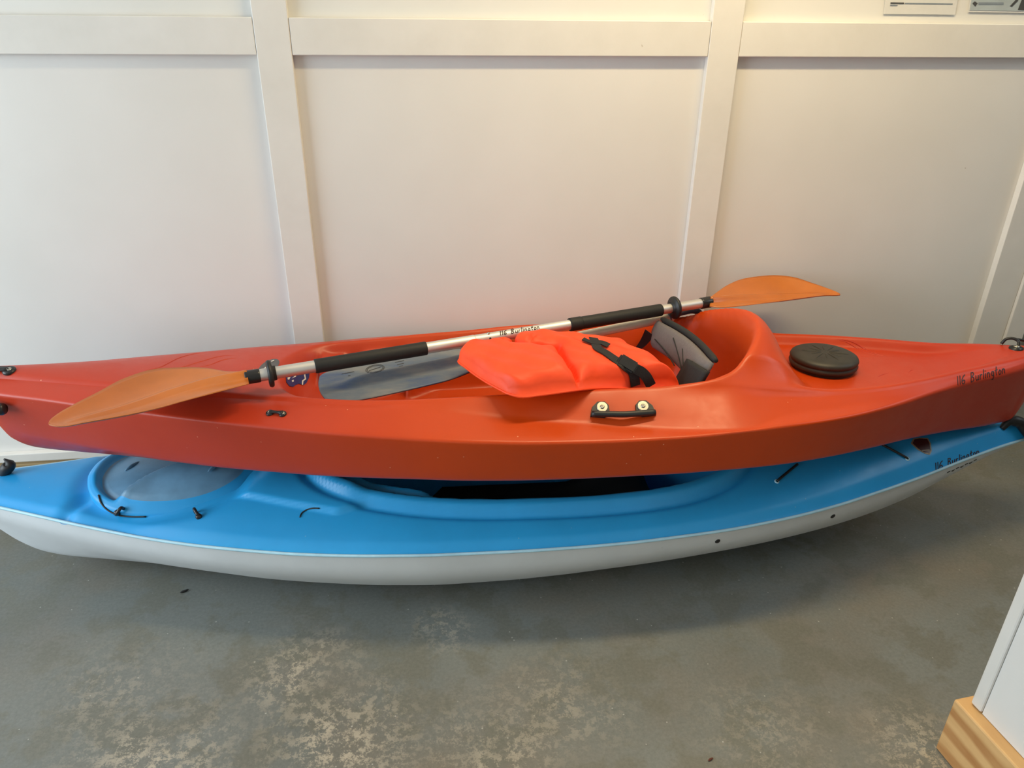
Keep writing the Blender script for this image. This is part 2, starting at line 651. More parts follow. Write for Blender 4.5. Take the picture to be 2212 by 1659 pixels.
# white partition on a pine sill beside the camera
PC = atZ(2020, 1615, 0.0)
pdir = atZ(2190, 1659, .153) - atZ(2055, 1510, .153)
pang = math.atan2(pdir[0], -pdir[1])
piv = (PC[0], PC[1], 0)
L = 2.6
wr = struct(box('wall_right', (PC[0] + .028, PC[1] - L, .154), (PC[0] + .13, PC[1] - .045, 2.45), WALL, bev=0.001, rot=(piv, pang)),
            'white partition wall standing on a pine sill')
box('sill_plate', (PC[0], PC[1] - L, 0.0), (PC[0] + .14, PC[1], .153), PINE, parent=wr, bev=0.004, rot=(piv, pang))
struct(box('trim_%d' % (k + 1), (PC[0] + .024, PC[1] - .044, .156), (PC[0] + .13, PC[1] - .017, 2.45), TRIM, bev=0.004, rot=(piv, pang)),
       'white corner board at the end of the partition')

# ceiling tube lamp
lamp = empty('ceiling_lamp', (0.85, -0.62, 2.45))
tag(lamp, 'long warm tube lamp fixed under the ceiling', 'lamp')
box('housing', (0.22, -0.69, 2.405), (1.48, -0.55, 2.45), CEIL, parent=lamp, bev=0.004)
em, ent, ep = new_mat('lamp_diffuser')
ep.inputs['Emission Color'].default_value = (1, 0.82, 0.55, 1)
ep.inputs['Emission Strength'].default_value = 3.0
box('diffuser', (0.25, -0.67, 2.395), (1.45, -0.57, 2.405), em, parent=lamp, bev=0.002)

# notices pinned above the rail
n1 = empty('paper_notice', tuple(atY(1985, 31, PT)))
tag(n1, 'white printed paper notice above the rail', 'notice')


def sheet(name, quad, mat, parent, y, th=.0008):
    P = [atY(a, b_, y) for a, b_ in quad]
    Q = [p + np.array([0, th, 0]) for p in P]
    return mesh_obj(name, P + Q, [(0, 1, 2, 3), (7, 6, 5, 4), (0, 4, 5, 1), (1, 5, 6, 2), (2, 6, 7, 3), (3, 7, 4, 0)], mat, parent, smooth=False)


sheet('sheet', [(1909, 30), (2063, 32), (2085, -90), (1922, -90)], PAPER, n1, PT - .004)
for q, mt in [([(1924, 5), (1953, 5.5), (1953, 8.5), (1924, 8)], PRINT), ([(1955, 6), (2058, 7.5), (2058, 9.6), (1955, 8.2)], PRINTG),
              ([(1923, 10.5), (1939, 10.8), (1939, 12.5), (1923, 12.2)], PRINTG)]:
    sheet('printed_line', q, mt, n1, PT - .0052, .0006)
n2 = empty('poster', tuple(atY(2160, 27, PT)))
tag(n2, 'pale blue illustrated poster above the rail', 'poster')
sheet('sheet', [(2092, 26), (2330, 30), (2360, -90), (2110, -90)], PAPER, n2, PT - .004)
sheet('picture', [(2095, 22), (2330, 26), (2360, -80), (2112, -80)], POSTER, n2, PT - .0052, .0006)
sheet('printed_line', [(2114, 5), (2168, 5), (2168, 10), (2114, 10)], PRINTG, n2, PT - .0062, .0006)
sheet('printed_mark', [(2101, 7), (2106, 3), (2112, 7), (2107, 14)], PRINT, n2, PT - .0062, .0006)
sheet('printed_figure', [(2182, 13), (2186, 15), (2200, 1), (2196, -2)], PRINT, n2, PT - .0062, .0006)
sheet('printed_figure', [(2199, 21), (2212, 22), (2222, -2), (2208, -2)], PRINT, n2, PT - .0062, .0006)


# ------------------------------------------------------------------ hull loft helper
def half_section(corners, fil, sub=4, k=4):
    """corners: (n_stations, nc, 2) h,z ; fil: fillet length per inner corner -> polyline (n_st, m, 2)"""
    nc = corners.shape[1]
    pts = [corners[:, 0]]
    prev_end = corners[:, 0]
    for i in range(1, nc):
        P = corners[:, i]
        if i < nc - 1:
            A, B = corners[:, i - 1], corners[:, i + 1]
            da, db = A - P, B - P
            la = np.linalg.norm(da, axis=1, keepdims=True) + 1e-9
            lb = np.linalg.norm(db, axis=1, keepdims=True) + 1e-9
            s = P + da / la * np.minimum(fil[i], .42 * la)
            e = P + db / lb * np.minimum(fil[i], .42 * lb)
        else:
            s = e = P
        for q in range(1, sub + 1):
            pts.append(prev_end + (s - prev_end) * q / sub)
        if i < nc - 1:
            for q in range(1, k + 1):
                t = q / k
                pts.append((1 - t)**2 * s + 2 * t * (1 - t) * P + t * t * e)
        prev_end = e
    return np.stack(pts, 1)


def stations(a, b_, n, p=1.25):
    u = np.linspace(-1, 1, n)
    s = np.sin(u * math.pi / 2) * .55 + u * .45
    return a + (s + 1) / 2 * (b_ - a)


# ------------------------------------------------------------------ orange kayak
ok = empty('orange_kayak', (0.28, -0.405, 0), (math.radians(-2.5), 0, math.radians(-2.7)))
tag(ok, 'orange plastic kayak lying on top of the blue kayak', 'kayak')
MO = np.array(ok.matrix_world)


def toW(M, P):
    P = np.asarray(P, float)
    return P @ M[:3, :3].T + M[:3, 3]


def local_obj(name, V, F, mat, parent, smooth=True):
    """mesh given in the parent's local frame"""
    o = mesh_obj(name, V, F, mat, None, smooth)
    o.parent = parent
    return o


XO = [-1.46, -1.42, -1.35, -1.2, -1.05, -.9, -.75, -.6, -.45, -.3, -.15, 0, .15, .3, .45, .6, .75, .9, 1.05, 1.2, 1.35, 1.45, 1.505]
oB = interp(XO, [.012, .045, .075, .12, .165, .205, .245, .28, .315, .34, .36, .369, .372, .37, .359, .34, .305, .252, .189, .131, .086, .047, .012])
oZC = interp(XO, [.585, .584, .583, .581, .576, .571, .567, .562, .56, .556, .553, .55, .55, .553, .556, .56, .559, .558, .561, .562, .568, .578, .585])
oR = interp(XO, [.005, .018, .03, .06, .09, .125, .16, .185, .215, .235, .242, .25, .25, .25, .246, .238, .221, .2, .16, .11, .07, .035, .006])
oZD = interp(XO, [.612, .611, .609, .605, .602, .6, .598, .595, .595, .601, .608, .617, .621, .623, .622, .600, .586, .584, .585, .586, .593, .598, .60])
oZG = interp([-1.46, -1.42, -1.35, -1.2, -1.05, -.9, -.75, -.6, -.45, -.3, 0, .3, .6, .75, .9, 1.05, 1.2, 1.35, 1.43, 1.467, 1.505],
             [.572, .52, .458, .441, .431, .42, .417, .417, .421, .424, .426, .429, .426, .423, .416, .405, .391, .383, .385, .455, .563])
oZK = interp([-1.46, -1.42, -1.387, -1.362, -1.308, -1.156, -.9, 0, .9, 1.3, 1.42, 1.437, 1.467, 1.505],
             [.565, .51, .462, .412, .386, .366, .358, .358, .36, .362, .366, .379, .446, .56])
oHE = interp([-1.46, -.9, -.5, -.35, -.25, -.15, -.05, .05, .15, .25, .35, .45, .52, .6, .75, .9, 1.05, 1.2, 1.35, 1.505],
             [.008, .15, .226, .246, .259, .272, .286, .299, .312, .326, .338, .346, .335, .300, .262, .226, .174, .121, .078, .010])
oZE = interp([-1.46, -.9, -.5, -.35, -.25, -.15, -.05, .05, .15, .25, .35, .45, .52, .6, .75, .9, 1.05, 1.2, 1.35, 1.505],
             [.603, .588, .585, .590, .586, .580, .574, .568, .564, .558, .554, .556, .558, .566, .562, .566, .571, .575, .582, .595])


def deck_orange(x, y):
    a = np.abs(y)
    rr, zd = oR(x), oZD(x)
    edge = rr - a
    base = zd + .012 * (1 - (a / rr)**2) * (1 - S((x + .75) / .15))
    base = base - .026 * S((edge - .016) / .03) * S((x - .62) / .1) * (1 - S((x - 1.15) / .25))
    an = a / .24
    xr = .61 - .15 * an**2.2
    zr = .72 - .09 * an**2
    t = x - xr
    W = .135 + .26 * an**3
    A = np.where(t > 0, 1 - S(t / W), 1 - S(-t / .2))
    surf = base + np.maximum(zr - base, 0) * A * np.clip(edge / (.012 + .055 * S((x - .42) / .12)), 0, 1)**.75
    xf = -.66 + .075 * (a / .18)**2
    fr = ((x + .575) / .12) % 1.0
    sc = .045 * (1 - S(fr / .8)) * S(fr / .06) * S((x + .62) / .05) * (1 - S((x + .24) / .03))
    f0 = S((xr - x) / .09) * S((x - xf) / .07)
    f1 = f0 * S((edge - .012) / .022)
    f = f0 * S((edge - .024 - sc) / .045)
    surf = surf - .028 * f1
    zf = .435 + .07 * (1 - S((x + .60) / .22)) + .015 * (a / .24)**2
    z = surf * (1 - f) + zf * f
    return z - .006 * (1 - np.clip(edge / .014, 0, 1))**2


def build_orange():
    xs = stations(-1.46, 1.505, 360)
    n = len(xs)
    b_, r = oB(xs), oR(xs)
    g = np.maximum(b_ - .04, .35 * b_)
    zD = oZD(xs) - .006
    h_e = np.clip(oHE(xs), r + .15 * (b_ - r), r + .92 * (b_ - r))
    z_e = oZE(xs)
    zk = oZK(xs)
    zg = np.maximum(oZG(xs), zk + .004)
    corners = np.stack([np.stack([np.zeros(n), zk], 1), np.stack([g * .55, zk + (zg - zk) * .35], 1), np.stack([g, zg], 1),
                        np.stack([b_, oZC(xs)], 1), np.stack([h_e, z_e], 1), np.stack([r, zD], 1)], 1)
    half = half_section(corners, [0, .05, .012, .010, .010, 0], 4, 4)
    m = half.shape[1]
    ND = 96
    u = np.linspace(-1, 1, ND + 1)[1:-1]
    V = []
    for i, x in enumerate(xs):
        near = [(x, -h, z) for h, z in half[i]]
        y = u * r[i]
        zz = deck_orange(np.full_like(y, x), y)
        deck = [(x, yy, z_) for yy, z_ in zip(y, zz)]
        farp = [(x, h, z) for h, z in half[i][::-1][:-1]]
        V += near + deck + farp
    ring = 2 * m - 1 + len(u)
    F = grid_faces(n, ring, 0, True)
    F += [tuple(range(ring - 1, -1, -1)), tuple((n - 1) * ring + j for j in range(ring))]
    return fix_normals(local_obj('hull', V, F, ORANGE, ok))


hullO = build_orange()
TO = bvh(hullO)


# handwriting: strokes per glyph in a 0..1 box (x right, y up)
GL = {
    '1': (0.35, [[(.15, .98), (.18, .5), (.2, .02)]]),
    '6': (0.75, [[(.55, .95), (.3, .8), (.12, .5), (.1, .2), (.25, .02), (.48, .06), (.55, .26), (.4, .42), (.15, .3)]]),
    'B': (0.75, [[(.12, 1.0), (.14, .5), (.12, .0)], [(.12, .98), (.42, .95), (.5, .78), (.38, .6), (.15, .53), (.45, .45), (.56, .22), (.4, .03), (.1, .0)]]),
    'u': (0.6, [[(.1, .55), (.1, .2), (.22, .02), (.4, .12), (.46, .55), (.46, .2), (.52, .0)]]),
    'r': (0.5, [[(.12, .55), (.14, .0)], [(.13, .35), (.26, .52), (.42, .5)]]),
    'l': (0.3, [[(.14, 1.0), (.15, .5), (.16, .0)]]),
    'i': (0.3, [[(.13, .55), (.15, .0)], [(.12, .76), (.14, .80)]]),
    'n': (0.6, [[(.1, .55), (.12, .0)], [(.12, .38), (.28, .55), (.42, .45), (.46, .0)]]),
    'g': (0.6, [[(.45, .5), (.22, .55), (.1, .3), (.22, .08), (.42, .2), (.46, .52), (.46, -.1), (.32, -.35), (.12, -.25)]]),
    't': (0.5, [[(.25, .95), (.22, .4), (.28, .02)], [(.05, .55), (.45, .6)]]),
    'o': (0.55, [[(.28, .55), (.1, .3), (.2, .03), (.42, .08), (.46, .35), (.28, .55)]]),
    ' ': (0.6, []),
}


def handwriting(name, text, tree, p0, p1, height, parent, wid=0.0035, mat=INK, taper=0.0):
    """write along the pixel segment p0-p1 onto the surface 'tree', height in pixels (real ink lying on that surface)"""
    p0, p1 = np.array(p0, float), np.array(p1, float)
    tot = sum(GL[c][0] for c in text)
    d = p1 - p0
    up = np.array([0.0, -1.0])
    pos = 0.0
    parts = []
    for c in text:
        w, st = GL[c]
        for s in st:
            q = []
            for i in range(len(s) - 1):
                m = 4
                for t in range(m + (1 if i == len(s) - 2 else 0)):
                    t /= m
                    gx = s[i][0] + (s[i + 1][0] - s[i][0]) * t
                    gy = s[i][1] + (s[i + 1][1] - s[i][1]) * t
                    fr = (pos + gx) / tot
                    q.append(p0 + d * fr + up * height * (1 - taper * fr) * gy)
            P, N = [], []
            for a in q:
                h, nn = pix_hit(tree, a[0], a[1])
                if h is None:
                    continue
                P.append(h + nn * .0004)
                N.append(nn)
            if len(P) > 2:
                parts.append(ribbon_data(P, N, wid, .0006))
        pos += w
    V, F = merge(parts)
    o = mesh_obj(name, V, F, mat, parent, smooth=False)
    return o


def screw(name, p, n, r, mat, parent):
    p, n = np.array(p), np.array(n)
    return lathe(name, [(0.0001, r * .25), (r * .3, r * .25), (r * .35, r * .42), (r * .65, r * .36), (r * .9, r * .18), (r, 0), (r, -r * .3)], p, n, mat, parent, 16)


o_ = handwriting('marker_lettering', '116 Burlington', TO, (2066, 833), (2172, 806), 20, ok, .0024)
o_['label'] = 'handwritten black marker lettering'

# stern hatch cover
hc = lambda x, y, z: toW(MO, (x, y, z))
hx, hy = .835, .003
hz = float(deck_orange(np.array([hx]), np.array([0.0]))[0])
upO = MO[:3, 2] / np.linalg.norm(MO[:3, 2])
cover = lathe('hatch_cover', [(.001, .046), (.03, .0455), (.060, .0445), (.078, .042), (.088, .037), (.091, .030), (.089, .025), (.086, .0235), (.089, .021), (.0915, .016),
                              (.090, .011), (.086, .009), (.084, .002), (.084, -.012)], hc(hx, hy, hz), upO, HATCH, ok, 48)
cover['label'] = 'round dark rubber hatch cover'
for q in range(12):
    a = q * math.pi / 6 + .2
    p0 = hc(hx + .012 * math.cos(a), hy + .012 * math.sin(a), hz + .0455)
    p1 = hc(hx + (.062 if q % 2 else .05) * math.cos(a), hy + (.062 if q % 2 else .05) * math.sin(a), hz + .0440)
    tube('rib', smooth_path([p0, p1], 6), [.0008, .0022, .0026, .0026, .002, .0006], HATCH, cover, 8)

# side carry handle with two washers
pA, nA = pix_hit(TO, 1300, 884)
pB, nB = pix_hit(TO, 1388, 882)
nm = (nA + nB) / 2
nm /= np.linalg.norm(nm)
ax = (pB - pA) / np.linalg.norm(pB - pA)
dn = np.cross(ax, nm)
if dn[2] > 0:
    dn = -dn
Lh = np.linalg.norm(pB - pA)


def hpt(s, d, h):
    return pA + ax * s + dn * d + nm * h


hd = empty('carry_handle_tmp', (0, 0, 0))
bpy.data.objects.remove(hd)
handle = tube('side_handle', smooth_path([hpt(-.026, .016, .010), hpt(Lh * .25, .021, .016), hpt(Lh * .5, .023, .018), hpt(Lh * .75, .021, .016), hpt(Lh + .026, .016, .010)], 20),
              .0075, BLACK, ok, 12)
handle['label'] = 'black moulded side carry handle'
for ctr, sg in ((0, 1), (Lh, -1)):
    bm = bmesh.new()
    prof = [(-.030, .020), (-.024, -.004), (-.010, -.018), (.008, -.018), (.017, -.008), (.018, .010), (.004, .024)]
    lo = [bm.verts.new(hpt(ctr + sg * s, d, .0005)) for s, d in prof]
    hi = [bm.verts.new(hpt(ctr + sg * s * .96, d * .96, .007)) for s, d in prof]
    bm.faces.new(hi)
    bm.faces.new(lo[::-1])
    for i in range(len(prof)):
        j = (i + 1) % len(prof)
        bm.faces.new((lo[i], lo[j], hi[j], hi[i]))
    bm_obj('mount', bm, BLACK, handle)
for s in (0, Lh):
    w_ = lathe('washer', [(.0001, .0025), (.0118, .0025), (.0124, .0025), (.0132, .0021), (.0135, .0014), (.0135, 0)], hpt(s, -.002, .007), nm, STEEL, handle, 24)
    screw('screw', hpt(s, -.002, .0100), nm, .0055, STEEL, handle)


def pad_eye(px0, px1, parent, tree, name='pad_eye', r=.009):
    a, na = pix_hit(tree, *px0)
    b_, nb = pix_hit(tree, *px1)
    n_ = (na + nb) / 2
    n_ /= np.linalg.norm(n_)
    P = smooth_path([a + na * .003, a * .7 + b_ * .3 + n_ * .004, a * .3 + b_ * .7 + n_ * .004, b_ + nb * .003], 12)
    v1 = ribbon_data(P, [n_] * 12, [.012, .011, .009, .007, .006, .006, .006, .006, .007, .009, .011, .012], .004)
    v2 = lathe_data([(.0001, .005), (r * .8, .005), (r, .003), (r, -.002)], a, na, 20)
    v3 = lathe_data([(.0001, .005), (r * .8, .005), (r, .003), (r, -.002)], b_, nb, 20)
    o = fix_normals(mesh_obj(name, *merge([v1, v2, v3]), BLACKP, parent))
    screw('screw', a + na * .004, na, r * .62, STEEL, o)
    screw('screw', b_ + nb * .004, nb, r * .62, STEEL, o)
    return o


pad_eye((583, 893), (611, 895), ok, TO)

# bow pad eye and toggle at the left end
a, na = pix_hit(TO, 20, 801)
P = smooth_path([a + na * .004, a + np.array([-.03, 0, .006]), a + np.array([-.07, -.002, .012]), a + np.array([-.12, -.003, -.004])], 14)
e1 = fix_normals(mesh_obj('bow_eye', *merge([ribbon_data(P, [na] * 14, .016, .004), lathe_data([(.0001, .006), (.012, .006), (.016, .003), (.016, -.002)], a, na, 20)]), BLACKP, ok))
screw('screw', a + na * .005, na, .008, STEEL, e1)
tq, nq = pix_hit(TO, 8, 872)
tdir = np.array([-.98, .1, .0])
c0 = tq + nq * .022 + np.array([.018, 0, 0])
tg = tube('toggle_handle', smooth_path([c0, c0 + tdir * .015, c0 + tdir * .06, c0 + tdir * .11, c0 + tdir * .125], 20), [.012] + [.0155] * 18 + [.012], BLACKP, ok, 16)
tg['label'] = 'black toggle carry handle'
tube('cord', smooth_path([c0 + tdir * .06 + np.array([0, 0, .012]), c0 + tdir * .065 + np.array([0, .03, .05]), toW(MO, (-1.42, .0, .612))], 12), .003, BLACK, tg, 8)

# stern strap handle at the right end
a, na = pix_hit(TO, 2195, 753)
e2 = fix_normals(mesh_obj('stern_eye', *lathe_data([(.0001, .007), (.011, .007), (.018, .004), (.019, -.002)], a, na, 24), BLACKP, ok))
screw('screw', a + na * .006, na, .009, STEEL, e2)
upz = np.array([0, 0, 1.0])
P = smooth_path([a + na * .004 + np.array([.008, .004, 0]), a + np.array([.012, .012, .016]), a + np.array([.002, .024, .021]), a + np.array([-.012, .032, .016]), a + np.array([-.020, .034, .001])], 22)
tube('strap', P, .0042, BLACKP, e2, 10)
P = smooth_path([a + np.array([.006, .02, .020]), a + np.array([.03, .02, .016]), a + np.array([.075, .012, .010])], 12)
tube('strap', P, .0042, BLACKP, e2, 10)

# raised swoosh ridges moulded into the decks
def ridge(pts, rad=.0035):
    P = []
    for a in smooth_path([(x, y, 0) for x, y in pts], 26):
        h, n_ = pix_hit(TO, a[0], a[1])
        if h is not None:
            P.append(h - n_ * .0018)
    if len(P) > 5:
        P = np.array(P)
        keep = [0] + [i for i in range(1, len(P)) if np.linalg.norm(P[i] - P[i - 1]) < .06]
        P = P[keep]
        tt = np.linspace(0, 1, len(P))
        tube('deck_ridge', P, rad * np.sin(np.clip(tt, .04, .96) * math.pi)**.5, ORANGE, ok, 8)


ridge([(292, 802), (340, 795), (390, 772), (430, 763), (462, 763)])
ridge([(330, 800), (380, 796), (430, 782), (480, 769), (528, 769)])
ridge([(420, 793), (450, 789), (480, 778), (520, 772)])
ridge([(1790, 731), (1840, 738), (1880, 760), (1935, 774)])
ridge([(1785, 730), (1826, 738), (1862, 758), (1930, 773)], .003)
ridge([(1856, 769), (1880, 775)], .003)
ridge([(1890, 817), (1910, 808), (1925, 805)], .003)
ridge([(1960, 808), (1966, 801), (1976, 799)], .003)

# stickers inside the cockpit front
def sticker(name, poly, mat, tree, parent, off=.0008, fill_n=3):
    """flat decal lying on a surface: triangulated polygon with draped vertices"""
    bm = bmesh.new()
    vs = []
    for x, y in poly:
        h, n_ = pix_hit(tree, x, y)
        vs.append(bm.verts.new(h + n_ * off))
    bm.faces.new(vs)
    bmesh.ops.triangulate(bm, faces=bm.faces[:])
    r_ = bmesh.ops.extrude_face_region(bm, geom=bm.faces[:])
    h, n_ = pix_hit(tree, *poly[0])
    for v in [g for g in r_['geom'] if isinstance(g, bmesh.types.BMVert)]:
        v.co += Vector(n_) * .0006
    return bm_obj(name, bm, mat, parent)


def ell(cx, cy, rx, ry, rot, n=20):
    c_, s_ = math.cos(rot), math.sin(rot)
    return [(cx + rx * math.cos(t) * c_ - ry * math.sin(t) * s_, cy + rx * math.cos(t) * s_ + ry * math.sin(t) * c_)
            for t in [2 * math.pi * i / n for i in range(n)]]


s1 = sticker('oval_sticker', ell(581, 792, 25, 12, -.5), STKGREY, TO, ok)
s1['label'] = 'grey oval sticker'
for q in ([(570, 797), (577, 792), (578, 794), (571, 799)], [(586, 781), (592, 779), (592, 781), (586, 783)], [(574, 791), (578, 788), (579, 790), (575, 793)]):
    sticker('sticker_print', q, STKWHITE, TO, s1, .0018)
s2 = sticker('wavy_sticker', [(617, 812), (640, 806), (668, 806), (667, 816), (661, 828), (655, 832), (645, 829), (638, 832), (632, 836), (624, 834), (618, 826)], STKBLUE, TO, ok)
s2['label'] = 'navy blue sticker with wavy edge'
for q in ([(655, 810), (658, 809), (660, 820), (654, 824), (653, 832), (651, 832), (651, 823), (657, 818)], [(620, 816), (626, 815), (623, 821), (620, 820)],
          [(629, 822), (633, 821), (633, 825), (630, 826)], [(628, 815), (638, 812), (638, 814), (629, 818)]):
    sticker('sticker_print', q, STKWHITE, TO, s2, .0018)

# seat back band
def seat_back():
    # top edge from far to near, real positions inside the cockpit
    A = atY(1425, 692, -.247)
    B = atY(1541, 783, -.585)
    n_ = 24
    V = []
    rows = []
    hgt = .070
    lean = np.array([.028, 0, -hgt])
    lean = np.array([-.030, 0, -hgt])
    for i in range(n_):
        t = i / (n_ - 1)
        p = A + (B - A) * t + np.array([.012 * math.sin(t * math.pi), 0, .006 * math.sin(t * math.pi)])
        e = min(t, 1 - t) / .12
        hh = .55 + .45 * float(S(np.array(e)))
        ring = []
        for s, o in ((0, .5), (.08, .95), (.25, 1.1), (.5, 1.15), (.75, 1.05), (.92, .8), (1, .45), (1, -.3), (.75, -.6), (.4, -.6), (.08, -.5)):
            ring.append(p + lean * s * hh + np.array([-1, 0, 0]) * .016 * o * (0.5 + .5 * float(S(np.array(e)))))
        V += ring
    m = 11
    F = grid_faces(n_, m, 0, True) + [tuple(range(m)), tuple((n_ - 1) * m + j for j in range(m))[::-1]]
    o = fix_normals(mesh_obj('seat_back', V, F, SEATG, ok))
    o['label'] = 'grey padded seat back with charcoal piping'
    top = [A + (B - A) * t + np.array([.012 * math.sin(t * math.pi) + .006, 0, .006 * math.sin(t * math.pi) + .004]) for t in np.linspace(0, 1, 24)]
    tube('piping', top, [.005] + [.0085] * 22 + [.006], SEATD, o, 10)
    # seams in the padding
    for t0, t1, s0, s1 in ((.38, .72, .2, .85), (.58, .80, .3, .95), (.15, .60, .6, .95)):
        pp = []
        for q in np.linspace(0, 1, 10):
            t, s = t0 + (t1 - t0) * q, s0 + (s1 - s0) * q
            pp.append(A + (B - A) * t + np.array([.012 * math.sin(t * math.pi), 0, .006 * math.sin(t * math.pi)]) + lean * s + np.array([-.0185, 0, 0]))
        tube('seam', pp, .0016, SEATD, o, 6)
    # charcoal wing at the near end
    wing = []
    for s in np.linspace(0, 1, 8):
        for u in np.linspace(0, 1, 6):
            p = A + (B - A) * (.80 + .26 * u) + lean * (.25 + 1.0 * s) + np.array([-.02 + .012 * u, 0, 0])
            wing.append(p)
    f = grid_faces(8, 6)
    w_ = mesh_obj('side_wing', wing, f, SEATD, o)
    md = w_.modifiers.new('thick', 'SOLIDIFY')
    md.thickness = .012
    # webbing strap from the far end down to the side wall
    a = A + lean * .45 + np.array([-.016, -.012, 0])
    b_ = atY(1374, 757, -.19)
    P = smooth_path([a, (a * .6 + b_ * .4) + np.array([0, 0, -.006]), b_], 14)
    fix_normals(mesh_obj('strap', *ribbon_data(P, [np.array([-.4, -.85, .3])] * 14, np.linspace(.032, .012, 14), .002), WEB, o, False))


seat_back()

# ------------------------------------------------------------------ blue kayak
bk = empty('blue_kayak', (0.2, -0.38, 0), (0, 0, math.radians(-2.2)))
tag(bk, 'blue kayak with white hull lying on the floor under the orange kayak', 'kayak')
MB_ = np.array(bk.matrix_world)
XB = [-1.53, -1.49, -1.4, -1.3, -1.2, -1.05, -.9, -.75, -.6, -.45, -.3, -.15, 0, .15, .3, .45, .6, .75, .9, 1.05, 1.2, 1.35, 1.5, 1.585]
bB = interp(XB, [.010, .036, .068, .099, .132, .182, .23, .27, .303, .331, .349, .355, .355, .35, .34, .321, .298, .269, .235, .194, .15, .102, .055, .030])
bZS = interp(XB, [.283, .281, .276, .270, .264, .256, .251, .248, .248, .251, .254, .253, .252, .250, .248, .245, .243, .245, .252, .264, .278, .295, .308, .312])
bZG = interp([-1.53, -1.45, -1.35, -1.3, -1.2, -1.05, -.9, -.75, -.6, -.45, -.3, -.15, 0, .15, .3, .45, .6, .75, .9, 1.05, 1.2, 1.35, 1.5, 1.585],
             [.265, .225, .188, .171, .147, .12, .102, .087, .073, .067, .061, .057, .06, .066, .075, .08, .088, .096, .109, .128, .163, .218, .272, .296])
bZK = interp([-1.53, -1.47, -1.42, -1.389, -1.341, -1.283, -1.217, -1.115, -.9, -.6, 0, .5, .75, .9, 1.05, 1.2, 1.35, 1.5, 1.585],
             [.262, .215, .175, .14, .082, .043, .026, .017, .006, .003, .002, .004, .012, .024, .045, .085, .16, .25, .29])
bCr = interp([-1.53, -1.35, -1.2, -1.0, -.8, -.5, 0, .5, .75, 1.0, 1.2, 1.4, 1.585], [.004, .014, .022, .06, .077, .066, .055, .062, .080, .083, .071, .05, .026])


def sup_dist(x, y, fx, w, ln, p):
    def rho(x_, y_):
        return ((np.abs(x_ - fx) / ln)**p + (np.abs(y_) / w)**p)**(1 / p)
    e = 1e-4
    r0 = rho(x, y)
    gx = (rho(x + e, y) - rho(x - e, y)) / (2 * e)
    gy = (rho(x, y + e) - rho(x, y - e)) / (2 * e)
    return (r0 - 1) / np.maximum(np.sqrt(gx**2 + gy**2), .5)


HXC, HLN, HWD = -.875, .228, .172


def deck_blue(x, y):
    a = np.abs(y)
    bb, zs = bB(x), bZS(x)
    tt = np.clip(a / bb, 0, 1)
    z = zs + bCr(x) * (1 - tt**2.3) + .008 * S((bb - a) / .03)
    # panel in front of the cockpit
    pl = S((x + .70) / .05) * (1 - S((x + .40) / .06)) * S((.235 - a - .30 * np.abs(x + .42)) / .010)
    z = z + .013 * pl
    # hatch surround
    dh = sup_dist(x, y, HXC, HWD, HLN, 2.3)
    z = z - .020 * np.exp(-(np.maximum(dh, 0) / .035)**2) * (1 - S((a - .19) / .05))
    # diagonal scoop ahead of the hatch
    sc = np.exp(-((x + 1.115 + .55 * (a - .13)) / .022)**2) * S((a - .06) / .05) * (1 - S((a - .19) / .03))
    z = z - .012 * sc
    # cockpit
    d = sup_dist(x, y, .10, .220, .600, 2.4)
    lip = S((.033 - d) / .010) * S((d + .012) / .014)
    z = z + (.016 + .004 * np.cos((d - .012) / .02 * 1.5)) * lip - .010 * np.exp(-((d - .042) / .009)**2)
    z = z - .026 * S(-(d - .004) / .014) * (d < .03)
    z = z + .020 * np.exp(-((d + .050) / .012)**2) * (1 - S((x + .25) / .15))
    f = S(-(d + (.062 - .048 * S((x + .25) / .15))) / .06)
    return z * (1 - f) + .035 * f


def build_blue():
    xs = stations(-1.53, 1.585, 400)
    n = len(xs)
    b_ = bB(xs)
    zk = bZK(xs)
    zg = np.maximum(bZG(xs), zk + .004)
    zs = bZS(xs) - .002
    corners = np.stack([np.stack([np.zeros(n), zk], 1), np.stack([b_ * .30, zk + (zg - zk) * .22], 1), np.stack([b_ * .70, zg], 1),
                        np.stack([b_ * .95, zg + (zs - zg) * .55], 1), np.stack([b_, zs], 1)], 1)
    half = half_section(corners, [0, .03, .035, .05, 0], 4, 6)
    m = half.shape[1]
    V = []
    for i, x in enumerate(xs):
        V += [(x, -h, z) for h, z in half[i][::-1]] + [(x, h, z) for h, z in half[i][1:]]
    ring = 2 * m - 1
    F = grid_faces(n, ring) + [tuple(range(ring)), tuple((n - 1) * ring + j for j in range(ring))[::-1]]
    h = fix_normals(local_obj('hull', V, F, HULLW, bk))
    h['label'] = 'white plastic lower hull'
    # deck
    ND = 130
    u = np.linspace(-1, 1, ND)
    u = np.sign(u) * (1 - (1 - np.abs(u))**1.15)
    V = []
    for i, x in enumerate(xs):
        y = u * b_[i]
        zz = deck_blue(np.full_like(y, x), y)
        V += [(x, yy, z_) for yy, z_ in zip(y, zz)]
    F = grid_faces(n, ND) + [tuple(range(ND)), tuple((n - 1) * ND + j for j in range(ND))[::-1]]
    d = local_obj('deck', V, F, BLUE, bk)
    fix_normals(d)
    d['label'] = 'bright blue plastic deck'
    # seam lip all round
    xs2 = xs[3:-1]
    path = [(x, -(bB(x) + .0015), bZS(x) - .001) for x in xs2] + [(x, bB(x) + .0015, bZS(x) - .001) for x in xs2[::-1]]
    path.append(path[0])
    v, f = tube_data(path, .0042, 8, False)
    s = local_obj('seam_lip', v, f, SEAMW, bk)
    fix_normals(s)
    s['label'] = 'pale lip along the hull seam'
    return h, d


hullB, deckB = build_blue()
TB, TBH = bvh(deckB), bvh(hullB)


